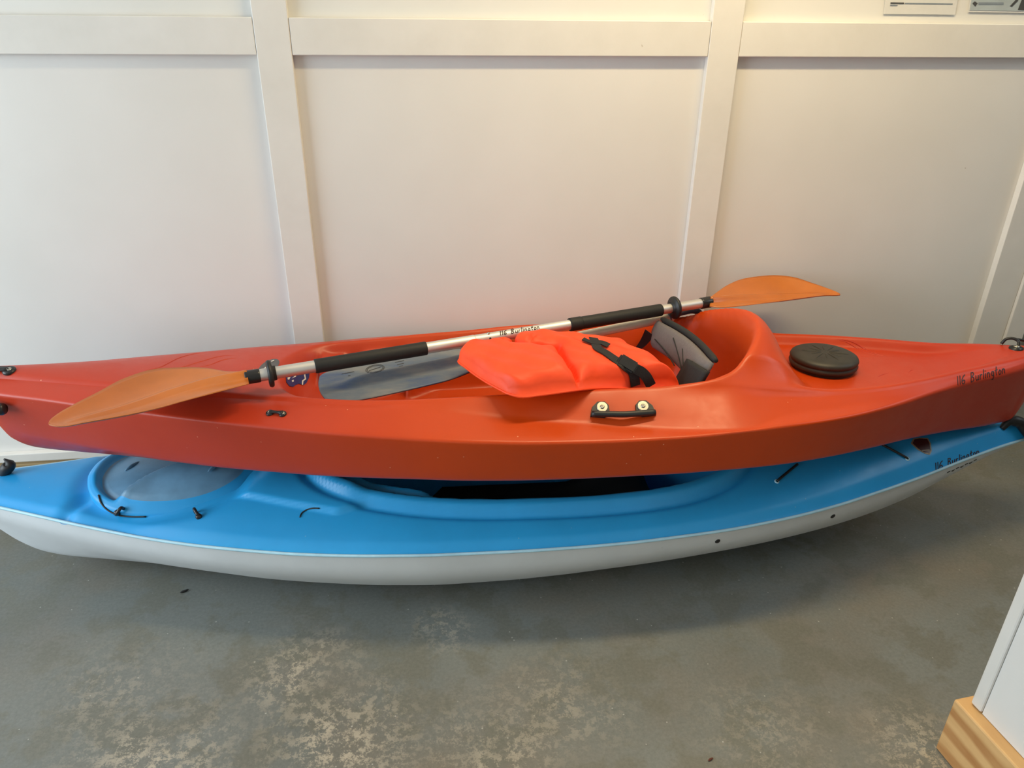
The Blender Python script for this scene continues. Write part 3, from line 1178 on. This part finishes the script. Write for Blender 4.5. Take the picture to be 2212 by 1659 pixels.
def hatch_lid():
    NU, NV = 120, 40
    V = []
    for j in range(NV + 1):
        rho = j / NV
        for i in range(NU):
            t = 2 * math.pi * i / NU
            c_, s_ = math.cos(t), math.sin(t)
            p = 2 / 2.3
            x = HXC + rho * HLN * np.sign(c_) * abs(c_)**p
            y = rho * HWD * np.sign(s_) * abs(s_)**p
            a = abs(y)
            z0 = float(bZS(np.array(HXC)) + bCr(np.array(HXC)) * (1 - (min(a / .245, 1))**2.3)) - .008
            dome = .034 * (1 - rho**3.2)
            # two overlapping petals: the lower one steps down along a curved line
            div = x - (HXC + .060) + 1.55 * (a - .01) - 2.2 * (a - .06)**2
            inn = float(S(np.array((.93 - rho) / .10)))
            step = float(S(np.array(-div / .020)))
            rdg = math.exp(-((div - .012) / .016)**2)
            z = z0 + dome - .026 * step * inn + .005 * rdg * inn
            lip_ = float(S(np.array((rho - .80) / .05))) * float(S(np.array((-y - .03) / .04)))
            z -= .006 * lip_
            V.append((x, y, z))
    skirt = [(v[0], v[1], v[2] - .02) for v in V[-NU:]]
    V += skirt
    F = grid_faces(NV + 2, NU, 0, True)
    o = fix_normals(local_obj('hatch_lid', V, F, LIDBLUE, bk))
    o['label'] = 'dusty blue moulded oval hatch lid with two dished halves'
    o.data.materials.append(BLUE)
    for p_ in o.data.polygons:
        if min(p_.vertices) // NU >= int(NV * .86):
            p_.material_index = 1
    return o


lid = hatch_lid()
TL = bvh(lid)
for a, b_ in (((288, 1003), (296, 1012)), ((465, 1005), (472, 1016))):
    h0, n0 = pix_hit(TL, *a)
    if h0 is not None:
        tube('finger_notch', smooth_path([h0 + np.array([-.012, -.03, 0]), h0 + np.array([0, -.01, .002]), h0 + np.array([.012, .012, 0])], 10),
             [.001, .003, .004, .005, .005, .005, .004, .004, .003, .001], LIDBLUE, lid, 8)

def hitB(px, py):
    a_, n_a = pix_hit(TB, px, py)
    b2_, n_b = pix_hit(TL, px, py)
    if a_ is None or (b2_ is not None and np.linalg.norm(b2_ - CAM) < np.linalg.norm(a_ - CAM)):
        return b2_, n_b
    return a_, n_a


# hatch hooks
for (hx_, hy_), (tx_, ty_) in (((254, 1107), (267, 1099)), ((430, 1117), (423, 1108))):
    a, na = hitB(hx_, hy_)
    b2, nb = hitB(tx_, ty_)
    hk = fix_normals(mesh_obj('hatch_hook', *merge([lathe_data([(.0001, .008), (.006, .008), (.008, .004), (.008, -.002)], a, na, 16),
                     tube_data(smooth_path([a + na * .006, (a + b2) / 2 + na * .016, b2 + nb * .012, b2 + nb * .001], 12), .0045, 8)]), BLACKP, bk))
    screw('screw', a + na * .006, na, .0055, STEEL, hk)
# bungee running round the hatch edge
P = []
for px, py in ((214, 1070), (219, 1086), (234, 1101), (257, 1112), (285, 1117), (316, 1117)):
    h, n_ = hitB(px, py)
    P.append(h + n_ * .002)
tube('bungee_cord', smooth_path(P, 24), .0022, BLACK, bk, 8)
P = []
for px, py in ((648, 1118), (652, 1109), (662, 1102), (676, 1098), (690, 1098)):
    h, n_ = pix_hit(TB, px, py)
    P.append(h + n_ * .001)
tube('bungee_cord', smooth_path(P, 16), .0018, BLACK, bk, 8)
for (p0, p1) in (((1678, 1040), (1722, 1004)), ((1960, 991), (1905, 962))):
    P = []
    for t in np.linspace(0, 1, 10):
        h, n_ = pix_hit(TB, p0[0] + (p1[0] - p0[0]) * t, p0[1] + (p1[1] - p0[1]) * t)
        P.append(h + n_ * (.003 if t > .05 else .001))
    cd = tube('bungee_cord', P, .0036, BLACK, bk, 8)
    h, n_ = pix_hit(TB, *p0)
    lathe('grommet', [(.0035, .002), (.006, .002), (.007, 0), (.007, -.002)], h, n_, SEAMW, cd, 16)
# maroon emblem near the bow
em0 = sticker('emblem', [(1967, 958), (1982, 972), (1997, 980), (2008, 983), (2012, 975), (2010, 958), (2004, 947), (1985, 946), (1972, 948)], TAN, TB, bk, .0006)
sticker('emblem_field', [(1971, 958), (1984, 970), (1998, 978), (2007, 980), (2009, 973), (2007, 958), (2002, 949), (1985, 948), (1975, 950)], MAROON, TB, em0, .0014)
sticker('emblem_line', [(1990, 973), (2007, 972), (2007, 973.5), (1991, 974.5)], TAN, TB, em0, .0022)
o_ = handwriting('marker_lettering', '116 Burlington', TB, (2019, 1017), (2116, 980), 17, bk, .0024, taper=.2)
o_['label'] = 'handwritten black marker lettering'
# small dark printed name under the seam and drain dots
for i in range(7):
    x0, y0 = 2046 + i * 9.5, 1021 - i * 4.2
    P, N = [], []
    for t in np.linspace(0, 1, 5):
        h, n_ = pix_hit(TBH, x0 + 6 * t, y0 - 3.2 * t + (1.5 if i % 2 else -0.5) * math.sin(t * 3))
        if h is not None:
            P.append(h + n_ * .0005)
            N.append(n_)
    if len(P) > 2:
        mesh_obj('hull_print', *ribbon_data(P, N, .0045, .0006), PRINT, bk, False)
for px, py in ((1550, 1169), (1799, 1115)):
    h, n_ = pix_hit(TBH, px, py)
    lathe('drain_plug', [(.0001, .002), (.006, .002), (.0075, .0005), (.0075, -.002)], h, n_, BLACK, bk, 18)
# carry handles at both ends
P = []
a, na = pix_hit(TB, 2172, 925)
if a is None:
    a = toW(MB_, (1.54, .0, .335))
    na = np.array([0, 0, 1.0])
hq = tube('bow_handle', smooth_path([a + np.array([-.012, 0, -.002]), a + np.array([.008, .004, .020]), a + np.array([.035, .0, .020]), a + np.array([.06, -.012, -.004]), a + np.array([.085, -.03, -.035])], 26),
          np.r_[np.linspace(.008, .014, 8), np.full(12, .0165), np.linspace(.016, .012, 6)], BLACK, bk, 14)
hq['label'] = 'black rubber toggle handle'
a, na = pix_hit(TB, 22, 1024)
if a is None:
    a = toW(MB_, (-1.36, .02, .34))
P = smooth_path([a + np.array([-.02, 0, -.004]), a + np.array([-.010, .004, .012]), a + np.array([.004, .006, .028]), a + np.array([-.006, .006, .046])], 16)
bh = tube('stern_handle', P, [.010, .012, .014, .015, .016, .017, .017, .017, .016, .015, .014, .012, .009, .006, .004, .002], BLACK, bk, 10)
tube('webbing', smooth_path([a + np.array([-.03, .0, .0]), a + np.array([-.05, .0, .012]), a + np.array([-.12, 0, .004])], 10), .006, BLACK, bh, 8)
# black seat and floor pad in the cockpit
V = []
for x in np.linspace(-.36, .46, 30):
    for y in np.linspace(-.15, .15, 16):
        V.append((x, y, .052 + .10 * S(np.array((x - .22) / .2)) + .05 * (y / .15)**4))
sp = local_obj('seat_pad', V, grid_faces(30, 16), SEATD, bk)
md = sp.modifiers.new('thick', 'SOLIDIFY')
md.thickness = .012

# ------------------------------------------------------------------ double blade paddle
NL = atZ(535, 815, .657)
NR = atY(1535, 652, -.20)
D = NR - NL
Lp = np.linalg.norm(D)
D = D / Lp
pd = empty('kayak_paddle', tuple(NL))
tag(pd, 'double bladed kayak paddle with amber blades and aluminium shaft', 'paddle')


def along(px):
    """distance along the shaft of the point seen at pixel column px"""
    lo_, hi_ = -.6, Lp + .6
    for _ in range(50):
        m = (lo_ + hi_) / 2
        q = NL + D * m - CAM
        x = 1106 + FPX * q.dot(_rt) / q.dot(_fw)
        if x < px:
            lo_ = m
        else:
            hi_ = m
    return m


def seg(name, p0, p1, r, mat, parent, n=24, lipped=False):
    s0, s1 = along(p0), along(p1)
    P = [NL + D * s for s in (s0, s0 + .001, s0 + .003, (s0 + s1) / 2, s1 - .003, s1 - .001, s1)]
    return tube(name, P, [r - .0012, r - .0004, r, r, r, r - .0004, r - .0012], mat, parent, n)


sh = seg('shaft', 540, 1026, .0150, ALU, pd)
sh2 = seg('shaft', 1024, 1530, .0142, ALU, pd)
seg('foam_grip', 680, 921, .0178, FOAM, pd)
seg('foam_grip', 1230, 1428, .0178, FOAM, pd)
seg('foam_grip_end', 1230, 1256, .0188, FOAM, pd)
seg('collar', 529, 562, .0168, BLACKP, pd)
seg('collar', 1513, 1535, .0168, BLACKP, pd)
for px in (586, 1455):
    s = along(px)
    lathe('drip_ring', [(.0152, -.010), (.018, -.011), (.0185, -.004), (.030, -.003), (.033, .000), (.0335, .004), (.031, .008), (.026, .009), (.0185, .006), (.0152, .008)],
          NL + D * s, D if px > 1000 else -D, BLACK, pd, 32)
TS = bvh(sh2)
o_ = handwriting('marker_lettering', '116 Burlington', TS, (1079, 725), (1166, 710.5), 9.5, sh2, .0021)
o_['label'] = 'handwritten black marker lettering'
h, n_ = pix_hit(TS, 1055, 721)
if h is not None:
    lathe('snap_button', [(.0001, .004), (.003, .0036), (.0038, .001), (.0038, -.002)], h, n_, STEEL, sh2, 14)
h, n_ = pix_hit(TS, 1059, 731)
if h is not None:
    lathe('pin_hole', [(.0001, .0004), (.003, .0004), (.003, -.001)], h, n_, BLACK, sh2, 14)


def blade(name, top, bot, p0, wv, spoon, mat, parent, thick=.005, nrows=44, ncol=22, rib=.007, ribpos=.5, rib_len=.9, cupf=.05):
    """blade between two outline curves lying in the plane (p0; shaft dir D, width dir wv)"""
    nrm = np.cross(D, wv)
    nrm /= np.linalg.norm(nrm)
    if nrm[2] < 0:
        nrm = -nrm
    Tp = smooth_path([at_plane(x, y, p0, nrm) for x, y in top], nrows)
    Bt = smooth_path([at_plane(x, y, p0, nrm) for x, y in bot], nrows)
    V1, V2 = [], []
    for i in range(nrows):
        s = i / (nrows - 1)
        for j in range(ncol):
            t = j / (ncol - 1)
            p = Tp[i] * (1 - t) + Bt[i] * t
            w = np.linalg.norm(Tp[i] - Bt[i])
            cup = spoon * (s**2) - cupf * w * (1 - (2 * t - 1)**2) * math.sin(min(s * 1.3, 1) * math.pi / 2)
            rb = rib * math.exp(-((t - ribpos) * w / .011)**2) * max(0.0, 1 - s / rib_len)**.5 if s < rib_len else 0
            ed = min(t, 1 - t) / .1
            th = thick * (0.35 + .65 * min(1, ed)) * (1 - .5 * s)
            q = p + nrm * cup
            V1.append(q + nrm * (th / 2 + rb))
            V2.append(q - nrm * (th / 2 + rb * .6))
    n = nrows * ncol
    F = grid_faces(nrows, ncol) + [tuple(reversed([k_ + n for k_ in f])) for f in grid_faces(nrows, ncol)]
    for i in range(nrows - 1):
        a, b_ = i * ncol, (i + 1) * ncol
        F += [(a, b_, b_ + n, a + n), (a + ncol - 1, a + ncol - 1 + n, b_ + ncol - 1 + n, b_ + ncol - 1)]
    for j in range(ncol - 1):
        a = (nrows - 1) * ncol + j
        F += [(j, j + n, j + 1 + n, j + 1), (a, a + 1, a + 1 + n, a + n)]
    return fix_normals(mesh_obj(name, V1 + V2, F, mat, parent))


wv0 = np.cross(np.array([0, 0, 1.0]), D)
wv0 /= np.linalg.norm(wv0)
upv = np.cross(D, wv0)
if upv[2] < 0:
    upv = -upv


def tilt(a):
    return wv0 * math.cos(a) + upv * math.sin(a)


blade('blade', [(533, 802), (500, 803), (440, 795), (390, 795), (330, 800), (270, 820), (215, 851), (165, 879), (125, 905), (110, 920), (108, 926)],
      [(538, 829), (505, 838), (450, 853), (400, 867), (340, 885), (280, 900), (230, 911), (180, 922), (145, 930), (122, 931), (110, 929)],
      NL, tilt(-.10), .012, BLADE, pd, ribpos=.50, rib=.017, cupf=.12)
blade('blade', [(1533, 643), (1548, 632), (1570, 617), (1600, 604), (1640, 597), (1680, 595), (1715, 599), (1750, 610), (1785, 622), (1810, 632), (1815, 635)],
      [(1533, 662), (1550, 664), (1580, 663), (1610, 660), (1650, 655), (1690, 650), (1725, 645), (1755, 641), (1785, 638), (1808, 638), (1815, 637.5)],
      NR, tilt(.10), .0, BLADE, pd, ribpos=.55, rib=.017, cupf=.18)

# ------------------------------------------------------------------ canoe paddle inside the cockpit
C0 = atZ(690, 843, .580)
C1 = atY(1430, 689, -.207)
Dp = C1 - C0
Lc = np.linalg.norm(Dp)
Dp /= Lc
cp = empty('canoe_paddle', tuple(C0))
tag(cp, 'single canoe paddle with marbled grey blue blade lying in the orange cockpit', 'paddle')
Dsave = D
D = Dp
wc = np.cross(np.array([0, 0, 1.0]), Dp)
wc /= np.linalg.norm(wc)
upc = np.cross(Dp, wc)
if upc[2] < 0:
    upc = -upc
wc2 = wc * math.cos(.09) + upc * math.sin(.09)
nrmc = np.cross(Dp, wc2)
nrmc /= np.linalg.norm(nrmc)
if nrmc[2] < 0:
    nrmc = -nrmc


def canoe_blade():
    Lb = .50
    nr, ncl = 46, 26
    V1, V2 = [], []
    wd = interp([0, .02, .06, .15, .30, .40, .46, .5], [.064, .075, .082, .086, .082, .058, .030, .016])
    for i in range(nr):
        s = i / (nr - 1) * Lb
        for j in range(ncl):
            t = -1 + 2 * j / (ncl - 1)
            w = float(wd(s))
            sh_ = .012 * (t * t) * max(0, 1 - s / .03)
            p = C0 + Dp * (s + sh_) + wc2 * w * t
            rb = .017 * math.exp(-(abs(t * w) / .013)**3) * float(S(np.array((s - .02) / .10)))
            th = .004
            V1.append(p + nrmc * (th / 2 + rb))
            V2.append(p - nrmc * (th / 2 + rb * .7))
    n = nr * ncl
    F = grid_faces(nr, ncl) + [tuple(reversed([k_ + n for k_ in f])) for f in grid_faces(nr, ncl)]
    for i in range(nr - 1):
        a, b_ = i * ncl, (i + 1) * ncl
        F += [(a, b_, b_ + n, a + n), (a + ncl - 1, a + ncl - 1 + n, b_ + ncl - 1 + n, b_ + ncl - 1)]
    for j in range(ncl - 1):
        a = (nr - 1) * ncl + j
        F += [(j, j + n, j + 1 + n, j + 1), (a, a + 1, a + 1 + n, a + n)]
    o = fix_normals(mesh_obj('blade', V1 + V2, F, GREYBLUE, cp))
    o['label'] = 'marbled grey blue plastic blade'
    return o


cb = canoe_blade()
TC = bvh(cb)
for (cx, cy, rx, ry) in ((810, 797, 20, 8.5), (810, 797, 17, 6.5)):
    P, N = [], []
    for t in np.linspace(0, 2 * math.pi, 34):
        h, n_ = pix_hit(TC, cx + rx * math.cos(t), cy + ry * math.sin(t) - .16 * rx * math.cos(t))
        P.append(h + n_ * .0003)
        N.append(n_)
    mesh_obj('emblem_ring', *ribbon_data(P, N, .0016, .0005), PRINT, cb, False)
for a, b_ in (((797, 801), (822, 793)), ((738, 808), (765, 803)), ((752, 812), (757, 811)), ((853, 783), (873, 779)), ((858, 788), (872, 785)), ((862, 792), (870, 790))):
    P, N = [], []
    for t in np.linspace(0, 1, 6):
        h, n_ = pix_hit(TC, a[0] + (b_[0] - a[0]) * t, a[1] + (b_[1] - a[1]) * t)
        if h is not None:
            P.append(h + n_ * .0003)
            N.append(n_)
    if len(P) > 2:
        mesh_obj('embossed_text', *ribbon_data(P, N, .0022, .0005), PRINT, cb, False)
tube('shaft', [C0 + Dp * s for s in np.linspace(.42, Lc + .035, 12)], .0135, CREAM, cp, 20)
g0 = C0 + Dp * (Lc + .05)
gp = tube('grip', smooth_path([g0 - Dp * .03, atY(1466, 676, -0.19), atY(1482, 672, -0.186), atY(1498, 670, -0.182), atY(1509, 674, -0.180), atY(1514, 682, -0.178)], 24),
          np.r_[np.linspace(.0145, .011, 6), np.full(12, .0105), np.linspace(.0105, .009, 6)], DKBLUE, cp, 14)
gp['label'] = 'grey blue bent grip end'
D = Dsave

# ------------------------------------------------------------------ life vest
lv = empty('life_vest', tuple(atZ(1220, 800, .62)))
tag(lv, 'bright orange life vest with black straps folded across the cockpit', 'life vest')


def resample(P, n):
    return smooth_path(P, n)


def seg_dist(p, a, b_):
    a, b_ = np.array(a), np.array(b_)
    t = np.clip(np.dot(p - a, b_ - a) / np.dot(b_ - a, b_ - a), 0, 1)
    return float(np.linalg.norm(p - a - (b_ - a) * t))


CREASE = [(x_ * 1.15, y_) for x_, y_ in ((.31, -.02), (.32, .20), (.37, .30), (.52, .38), (.50, .46), (.46, .62), (.42, .8), (.35, 1.02))]
CREASE2 = [(x_ * 1.15, y_) for x_, y_ in ((.22, .10), (.32, .26), (.37, .30), (.44, .22))]


def coons():
    NU, NV = 90, 70
    zf_, zn_ = .625, .640
    far = resample([atZ(1010, 768, .646), atZ(1060, 760, .645), atZ(1100, 755, .643), atZ(1126, 745, .641), atZ(1152, 740, .641), atZ(1258, 749, .640), atZ(1345, 757, .632)], NU)
    near = resample([atZ(1096, 850, .651), atZ(1125, 857, .649), atZ(1168, 853, .649), atZ(1228, 845, .655), atZ(1300, 838, .624), atZ(1367, 838, .606), atZ(1470, 838, .590)], NU)
    left = resample([far[0], atZ(990, 779, .648), atZ(1006, 794, .650), atZ(1050, 825, .651), near[0]], NV)
    right = resample([far[-1], atZ(1372, 778, .620), atZ(1412, 795, .613), atZ(1456, 826, .604), near[-1]], NV)
    V1, V2 = [], []
    for i in range(NU):
        u = i / (NU - 1)
        for j in range(NV):
            v = j / (NV - 1)
            p = (1 - v) * far[i] + v * near[i] + (1 - u) * left[j] + u * right[j] - (
                (1 - u) * (1 - v) * far[0] + u * (1 - v) * far[-1] + (1 - u) * v * near[0] + u * v * near[-1])
            eu, ev = min(u, 1 - u), min(v, 1 - v)
            pil = (1 - (1 - min(1, eu / .10))**2)**.42 * (1 - (1 - min(1, ev / .13))**2)**.42
            # fold between collar lobe and chest lobe
            q_ = np.array([u * 1.15, v])
            d_ = min(seg_dist(q_, CREASE[k_], CREASE[k_ + 1]) for k_ in range(len(CREASE) - 1))
            fold = .62 * math.exp(-(d_ / .016)**2) + .26 * math.exp(-(d_ / .06)**2)
            d2 = min(seg_dist(q_, CREASE2[k_], CREASE2[k_ + 1]) for k_ in range(len(CREASE2) - 1))
            fold = min(.8, fold + .22 * math.exp(-(d2 / .015)**2))
            wr = .0035 * math.sin(23 * u + 9 * v) * math.sin(7 * v + 3 * u + 1) + .002 * math.sin(41 * u - 13 * v)
            th = .050 * pil * (1 - fold) + wr * pil
            # far lobe bulge
            V1.append(p + np.array([0, 0, th]))
            V2.append(p - np.array([0, 0, .010 * pil]))
    n = NU * NV
    F = grid_faces(NU, NV) + [tuple(reversed([k_ + n for k_ in f])) for f in grid_faces(NU, NV)]
    for i in range(NU - 1):
        a, b_ = i * NV, (i + 1) * NV
        F += [(a, b_, b_ + n, a + n), (a + NV - 1, a + NV - 1 + n, b_ + NV - 1 + n, b_ + NV - 1)]
    for j in range(NV - 1):
        a = (NU - 1) * NV + j
        F += [(j, j + n, j + 1 + n, j + 1), (a, a + 1, a + 1 + n, a + n)]
    o = fix_normals(mesh_obj('body', V1 + V2, F, VEST, lv))
    # edge seam piping along the left end and near side
    P = list(left) + list(near[1:])
    tube('edge_seam', [p + np.array([0, -.001, 0]) for p in P[::2]], .0028, VEST, lv, 8)
    return o


vest = coons()
TV = bvh(vest)


def strap(name, pts, wid, mat, parent, off=.002, n=26, th=.0025):
    P, N = [], []
    for a in smooth_path([(x, y, 0) for x, y in pts], n):
        h, n_ = pix_hit(TV, a[0], a[1])
        if h is None:
            continue
        P.append(h + n_ * off)
        N.append(n_)
    P, N = np.array(P), np.array(N)
    for _ in range(3):
        P[1:-1] = (P[:-2] + 2 * P[1:-1] + P[2:]) / 4
        N[1:-1] = (N[:-2] + 2 * N[1:-1] + N[2:]) / 4
    return fix_normals(mesh_obj(name, *ribbon_data(P, N, wid, th), mat, parent, False))


strap('strap', [(1281, 732), (1286, 742), (1288, 752), (1305, 762), (1325, 776), (1345, 790), (1358, 797)], .024, WEB, lv)
strap('strap', [(1354, 794), (1364, 801), (1368, 812), (1370, 823), (1371, 832)], .026, WEB, lv, .003)
strap('strap', [(1366, 795), (1384, 803), (1394, 813), (1400, 823), (1404, 831)], .026, WEB, lv, .006)
strap('strap_tail', [(1258, 737), (1266, 741), (1282, 745), (1300, 745), (1314, 751)], .016, WEB, lv, .006)
a, na = pix_hit(TV, 1362, 792)
b_, nb = pix_hit(TV, 1342, 780)
if a is not None and b_ is not None:
    t_ = (a - b_) / np.linalg.norm(a - b_)
    s_ = np.cross(na, t_)
    bm = bmesh.new()
    bmesh.ops.create_cube(bm, size=1)
    c_ = (a + b_) / 2 + na * .008
    for v in bm.verts:
        v.co = Vector(c_ + t_ * v.co.x * .05 + s_ * v.co.y * .034 + na * v.co.z * .012)
    bmesh.ops.bevel(bm, geom=bm.edges[:], offset=.004, segments=2, affect='EDGES')
    bk_ = bm_obj('buckle', bm, BLACKP, lv)
    bk_['label'] = 'black side release buckle'

# ------------------------------------------------------------------ litter on the floor
c_ = atZ(398, 1277, .003)
tw = tube('wood_splinter', smooth_path([c_ + np.array([-.010, -.004, 0]), c_, c_ + np.array([.010, .006, .0005])], 8), [.001, .0025, .003, .003, .003, .0028, .002, .001], BLACK, None, 8)
tag(tw, 'short dark splinter lying on the floor', 'splinter')
c_ = atZ(1535, 1640, .0025)
tw = tube('dry_leaf_scrap', smooth_path([c_ + np.array([-.006, -.003, 0]), c_, c_ + np.array([.006, .002, .0005])], 8), [.001, .002, .0025, .0025, .0025, .002, .0018, .001],
          simple('rust_brown', (0.12, 0.03, 0.015), 0.7), None, 8)
tag(tw, 'tiny rust brown scrap lying on the floor', 'scrap')
